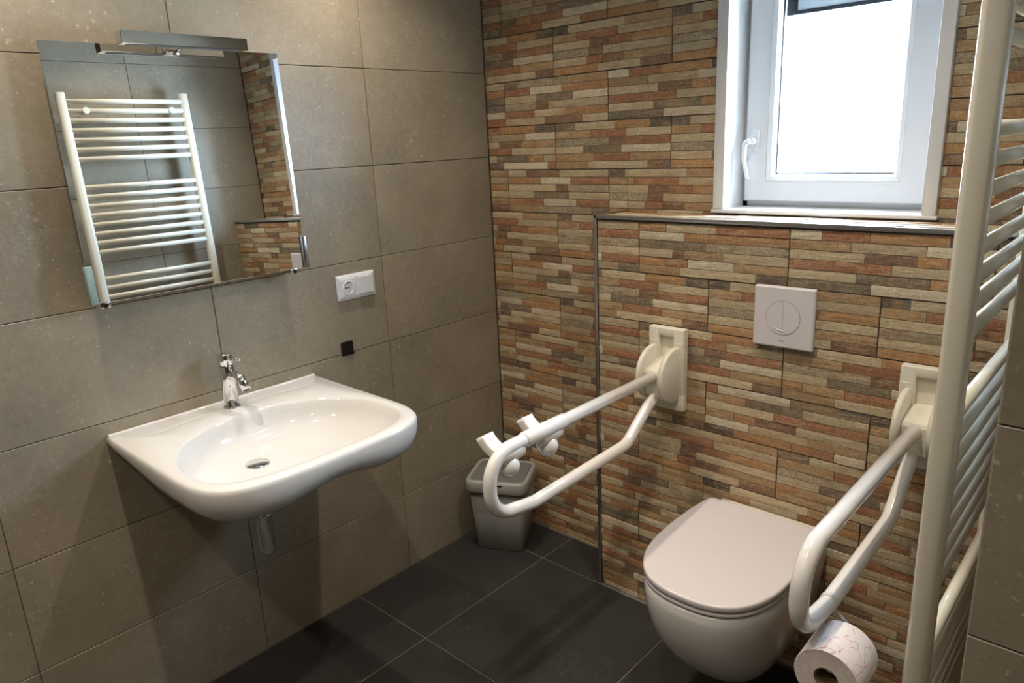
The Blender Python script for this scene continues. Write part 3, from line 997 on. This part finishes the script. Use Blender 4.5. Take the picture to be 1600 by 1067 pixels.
# holder clipped on the left rail
hold = empty('crutch_holder', (0.901, BY, 0.865), 0, 'white clip-on holder with two hooks and knobs on the left grab rail', 'holder')
MB().tube([(0, -0.520, 0), (0, -0.523, 0), (0, -0.675, 0), (0, -0.678, 0)], [RR + 0.001, 0.0195, 0.0195, RR + 0.001], 24).build('sleeve', 'coated_white', hold)
for yy in (-0.590, -0.735):
    cl = MB().loft([[(w * math.cos(a), yy + e, -0.016 + 0.022 * math.sin(a)) for a in [2 * math.pi * k / 20 for k in range(20)]] for e, w in ((-0.034, 0.008), (-0.026, 0.016), (0.03, 0.018), (0.05, 0.014), (0.058, 0.006))])
    c = cl.build('clamp', 'coated_white', hold)
    # hook: a curved block on the far side of the rail
    rr_ = []
    for k in range(9):
        a = math.radians(5 + 52 * k / 8)
        ax, az = -0.006 - 0.082 * math.sin(a), -0.022 + 0.082 * (1 - math.cos(a)) * 0.95
        tx, tz_ = -math.cos(a), math.sin(a)
        nx, nz = tz_, -tx
        rr_.append([(ax + nx * u, yy + v, az + nz * u) for u, v in rrect(0.028, 0.040, 0.004, 2)])
    MB().loft(rr_).build('hook', 'coated_white', hold)
    M = Matrix.Translation((0.0, yy + 0.004, -0.030)) @ Matrix.Rotation(math.radians(180), 4, 'X') @ Matrix.Rotation(math.radians(-14), 4, 'Y')
    MB().lathe([(0.013, -0.008), (0.022, 0.0), (0.028, 0.010), (0.028, 0.022), (0.026, 0.027), (0.018, 0.040), (0.008, 0.045), (0.0002, 0.046)], 28, M).build('knob', 'coated_white', hold)

# ------------------------------------------------------------------ toilet
TCX = 1.222
toi = empty('wall_hung_toilet', (TCX, BY, 0.0), 0, 'white wall-hung toilet with closed flat lid on the stone wall', 'toilet')
def half_width(s, w0=0.165, w1=0.187, a=0.46):
    if s < a:
        q = min(1.0, s / a)
        return w0 + (w1 - w0) * math.sin(q * math.pi / 2)
    q = min(1.0, (s - a) / (1 - a))
    return w1 * max(0.0, 1 - q ** 2.7) ** (1 / 2.5)
def d_outline(yb, yf, scale=1.0, n=40, w0=0.165, w1=0.187, corner=0.0):
    ss = [0.5 - 0.5 * math.cos(math.pi * i / n) for i in range(n + 1)]
    L = []
    for s in ss:
        y = yb + (yf - yb) * s
        w = half_width(s, w0, w1) * scale
        if corner > 0 and s * abs(yf - yb) < corner:
            dd = corner - s * abs(yf - yb)
            w -= corner - math.sqrt(max(corner ** 2 - dd ** 2, 0))
        L.append((w, y))
    return [(w, y) for w, y in L] + [(-w, y) for w, y in L[::-1][1:]]
SLOPE = 0.050
LB, LF = -0.022, -0.487
def zt(y, base):
    return base + SLOPE * (y - LB)
def slab_D(yb, yf, top, bot, e, sc, corner=0.02):
    R = []
    for z, inset in ((bot, e), (bot + e, 0), (top - e, 0), (top - 0.3 * e, 0.35 * e), (top, e * 1.3)):
        o = d_outline(yb - inset, yf + inset, sc - inset / 0.18, corner=corner)
        R.append([(x, y, zt(y, z)) for x, y in o])
    return MB().loft(R, True, True, True)
lid = slab_D(LB, LF, 0.494, 0.474, 0.004, 1.0)
lid.build('lid', 'lid_white', toi)
slab_D(LB - 0.004, LF + 0.002, 0.4715, 0.460, 0.003, 0.99).build('seat', 'lid_white', toi)
MB().box(-0.132, 0.158, -0.024, -0.004, 0.474, 0.491, 0.003).build('hinge_cover', 'plastic_cream', toi)
R = []
for z, sc, yf in ((0.456, 0.94, -0.478), (0.4575, 0.965, -0.482), (0.452, 0.985, -0.486), (0.43, 0.992, -0.488), (0.40, 0.99, -0.486), (0.36, 0.97, -0.478), (0.31, 0.935, -0.462), (0.26, 0.885, -0.438),
                  (0.21, 0.81, -0.405), (0.17, 0.73, -0.370), (0.14, 0.65, -0.335), (0.12, 0.57, -0.300), (0.11, 0.48, -0.27)):
    R.append([(x, y, zt(y, z) if z > 0.42 else z + SLOPE * (y - LB) * max(0, (z - 0.2) / 0.22)) for x, y in d_outline(-0.001, yf, sc, w0=0.178, w1=0.187)])
MB().loft(R).build('bowl', 'ceramic_white', toi)

# flush plate
FPX, FPZ = 1.2445, 1.0715
fl = empty('flush_plate', (FPX, BY, FPZ), 0, 'square white flush plate with round split button above the toilet', 'flush plate')
RY = axes((1, 0, 0), (0, 0, 1), (0, -1, 0))
def on_back(outline, depths, insets):
    w, h, r = outline
    return MB().loft([[RY @ Vector((x, y, d)) for x, y in rrect(w - 2 * e, h - 2 * e, max(r - e, 0.0008))] for d, e in zip(depths, insets)], True, True, False)
on_back((0.163, 0.166, 0.004), (-0.002, 0.007, 0.011), (0, 0, 0.004)).build('cover_plate', 'lid_white', fl)
MR = axes((1, 0, 0), (0, 0, 1), (0, -1, 0))
fl_ring = MB()
def half_disc(sgn, r, d0, d1, gap):
    o = [(sgn * gap, -r * 0.9995), (sgn * gap, r * 0.9995)]
    arc = [(sgn * max(gap, r * math.cos(a)), r * math.sin(a)) for a in [math.pi / 2 - math.pi * k / 24 for k in range(25)]]
    return MB().loft([[MR @ Vector((x, y, d)) for x, y in arc] for d in (d0, d1)], True, True, False)
MB().lathe([(0.0465, 0.0108), (0.0465, 0.0113)], 48, MR).build('button_seam', 'seam_grey', fl)
for s in (-1, 1):
    half_disc(s, 0.0455, 0.0110, 0.0122, 0.0005).build('flush_button', 'lid_white', fl)
# moulded crescent across the button and the maker's mark
cr = MB()
cr.loft([[MR @ Vector((rr * math.cos(a), rr * math.sin(a), dd)) for a in [math.radians(222 + 62 * k / 14) for k in range(15)]] for rr, dd in ((0.0335, 0.0121), (0.0345, 0.0130), (0.0375, 0.0130), (0.0385, 0.0121))], False, False, True, 0, False)
cr.build('crescent', 'lid_white', fl)
cu = bpy.data.curves.new('maker_mark', 'FONT')
cu.body = 'WISA'
cu.size = 0.0062
cu.extrude = 0.0002
cu.align_x = 'CENTER'
cu.space_character = 1.2
tmp = bpy.data.objects.new('maker_mark_text', cu)
COL.objects.link(tmp)
dg = bpy.context.evaluated_depsgraph_get()
me = bpy.data.meshes.new_from_object(tmp.evaluated_get(dg))
bpy.data.objects.remove(tmp)
me.materials.clear()
me.materials.append(MATS['logo_grey'])
mk = bpy.data.objects.new('maker_mark', me)
link(mk, fl)
mk.matrix_local = axes((1, 0, 0), (0, 0, 1), (0, -1, 0), (0.0, -0.0112, -0.066))

# ------------------------------------------------------------------ toilet paper and its holder
PX, PY, PZ = 1.652, -0.930, 0.636
hol = empty('paper_holder', (1.603, -0.80, 0.69), 0, 'small white toilet paper arm under the rail beside the radiator', 'holder')
b = MB()
b.tube([(PX - 1.603, PY + 0.80 + 0.012, PZ - 0.69 + 0.013), (PX - 1.603, -0.004, PZ - 0.69 + 0.013)], 0.006, 14)
b.build('spindle', 'coated_white', hol)
MB().tube(fillet([(PX - 1.603, -0.006, PZ - 0.69 + 0.013), (PX - 1.603, 0.010, PZ - 0.69 + 0.013), (0.010, 0.012, -0.012)], [0.006]), 0.004, 12).build('arm', 'coated_white', hol)
MB().tube([(0, 0.008, 0.0020), (0, 0.016, 0.0020)], RR + 0.0004, 20).build('clamp', 'coated_white', hol)
roll = empty('toilet_paper_roll', (PX, PY, PZ), 0, 'white toilet paper roll with pink doodle print under the right grab rail', 'toilet paper')
MF = Matrix.Rotation(math.radians(-90), 4, 'X')
RP, LP, RC = 0.0555, 0.100, 0.020
MB().lathe([(RP - 0.001, 0.0), (RP, 0.001), (RP, LP - 0.001), (RP - 0.001, LP)], 64, MF, True, 0, False, False).build('printed_sheet', 'paper_printed', roll)
for h in (0.0, LP):
    MB().lathe([(RP - 0.001, h), (0.045, h + (0.0006 if h == 0 else -0.0006)), (RC + 0.001, h)], 64, MF, True, 0, False, False).build('roll_end', 'paper_end', roll)
MB().lathe([(RC + 0.001, 0.0), (RC, 0.0), (RC, LP), (RC + 0.001, LP)], 32, MF, True, 0, False, False).build('core_tube', 'cardboard', roll)

# ------------------------------------------------------------------ waste bin
bin_ = empty('waste_bin', (0.153, -0.178, 0.0), math.radians(27.6), 'small grey plastic swing-lid bin in the tiled corner', 'bin')
def bring(w, d, z, r):
    return [(x, y, z) for x, y in rrect(w, d, r, 6)]
bd = MB()
bd.loft([bring(0.182, 0.155, 0.0, 0.022), bring(0.190, 0.163, 0.004, 0.026), bring(0.226, 0.196, 0.262, 0.030)], True, True)
bd.build('bin_body', 'bin_body', bin_)
rim = MB()
WT, DT, ZT = 0.250, 0.222, 0.305
rim.loft([bring(WT - 0.018, DT - 0.018, 0.256, 0.030), bring(WT - 0.004, DT - 0.004, 0.258, 0.036), bring(WT, DT, 0.262, 0.038), bring(WT - 0.003, DT - 0.003, 0.294, 0.037), bring(WT - 0.012, DT - 0.012, ZT, 0.034),
          bring(WT - 0.034, DT - 0.034, ZT, 0.024), bring(WT - 0.040, DT - 0.040, ZT - 0.010, 0.022), bring(WT - 0.18, DT - 0.16, ZT - 0.012, 0.01)], True, True, True)
lidrim = rim.build('lid_rim', 'bin_rim', bin_)
fp = MB().loft([bring(WT - 0.0405, DT - 0.0405, ZT - 0.009, 0.022), bring(WT - 0.0405, DT - 0.0405, ZT - 0.002, 0.022), bring(WT - 0.044, DT - 0.044, ZT - 0.0005, 0.021)]).build('flap', 'bin_flap', bin_)
MB().box(0.012, 0.030, -DT / 2 - 0.0006, -DT / 2 + 0.020, ZT - 0.014, ZT - 0.0095).build('latch_slot', 'black_plastic', lidrim)

# ------------------------------------------------------------------ towel radiator
RXF, RXB = 1.764, 1.800
YN, YFAR = -0.909, -0.368
rad = empty('towel_radiator', (1.782, (YN + YFAR) / 2, 0.36), 0, 'tall white ladder towel radiator on the right wall', 'radiator')
ox, oy, oz = 1.782, (YN + YFAR) / 2, 0.36
ZTOP = 1.955
for y in (YN, YFAR):
    prof = []
    for k in range(24):
        a = 2 * math.pi * k / 24
        c, s = math.cos(a), math.sin(a)
        prof.append((0.018 * math.copysign(abs(c) ** 0.75, c), 0.0205 * math.copysign(abs(s) ** 0.75, s)))
    post = MB().loft([[(px * q, y - oy + py * q, z) for px, py in prof] for z, q in ((0.0, 0.94), (0.002, 1.0), (ZTOP - oz - 0.002, 1.0), (ZTOP - oz, 0.94))]).build('post', 'enamel_white', rad)
P_ = 0.0416
zb, bars = 1.918, []
for n in (7, 8, 8, 8):
    bars += [zb - i * P_ for i in range(n)]
    zb = zb - (n - 1) * P_ - 0.1235
bar = MB().tube([(0, YN - oy + 0.012, 0), (0, YFAR - oy - 0.012, 0)], 0.0112, 16).build('bar', 'enamel_white', rad)
for i, z in enumerate(bars):
    o = bar if i == 0 else link(bar.copy(), rad)
    o.location = (-0.003, 0, z - oz)
    for yy in (YN + 0.0205, YFAR - 0.0205):
        pass
for y in (-0.819, -0.438):
    for z in (1.878, 0.55):
        q = MB().lathe([(0.0145, 0.0), (0.0145, 0.040), (0.010, 0.044), (0.010, W - 1.782 - 0.002)], 18, Matrix.Translation((-0.018, y - oy, z - oz)) @ Matrix.Rotation(math.radians(90), 4, 'Y'))
        q.build('wall_bracket', 'enamel_white', rad)
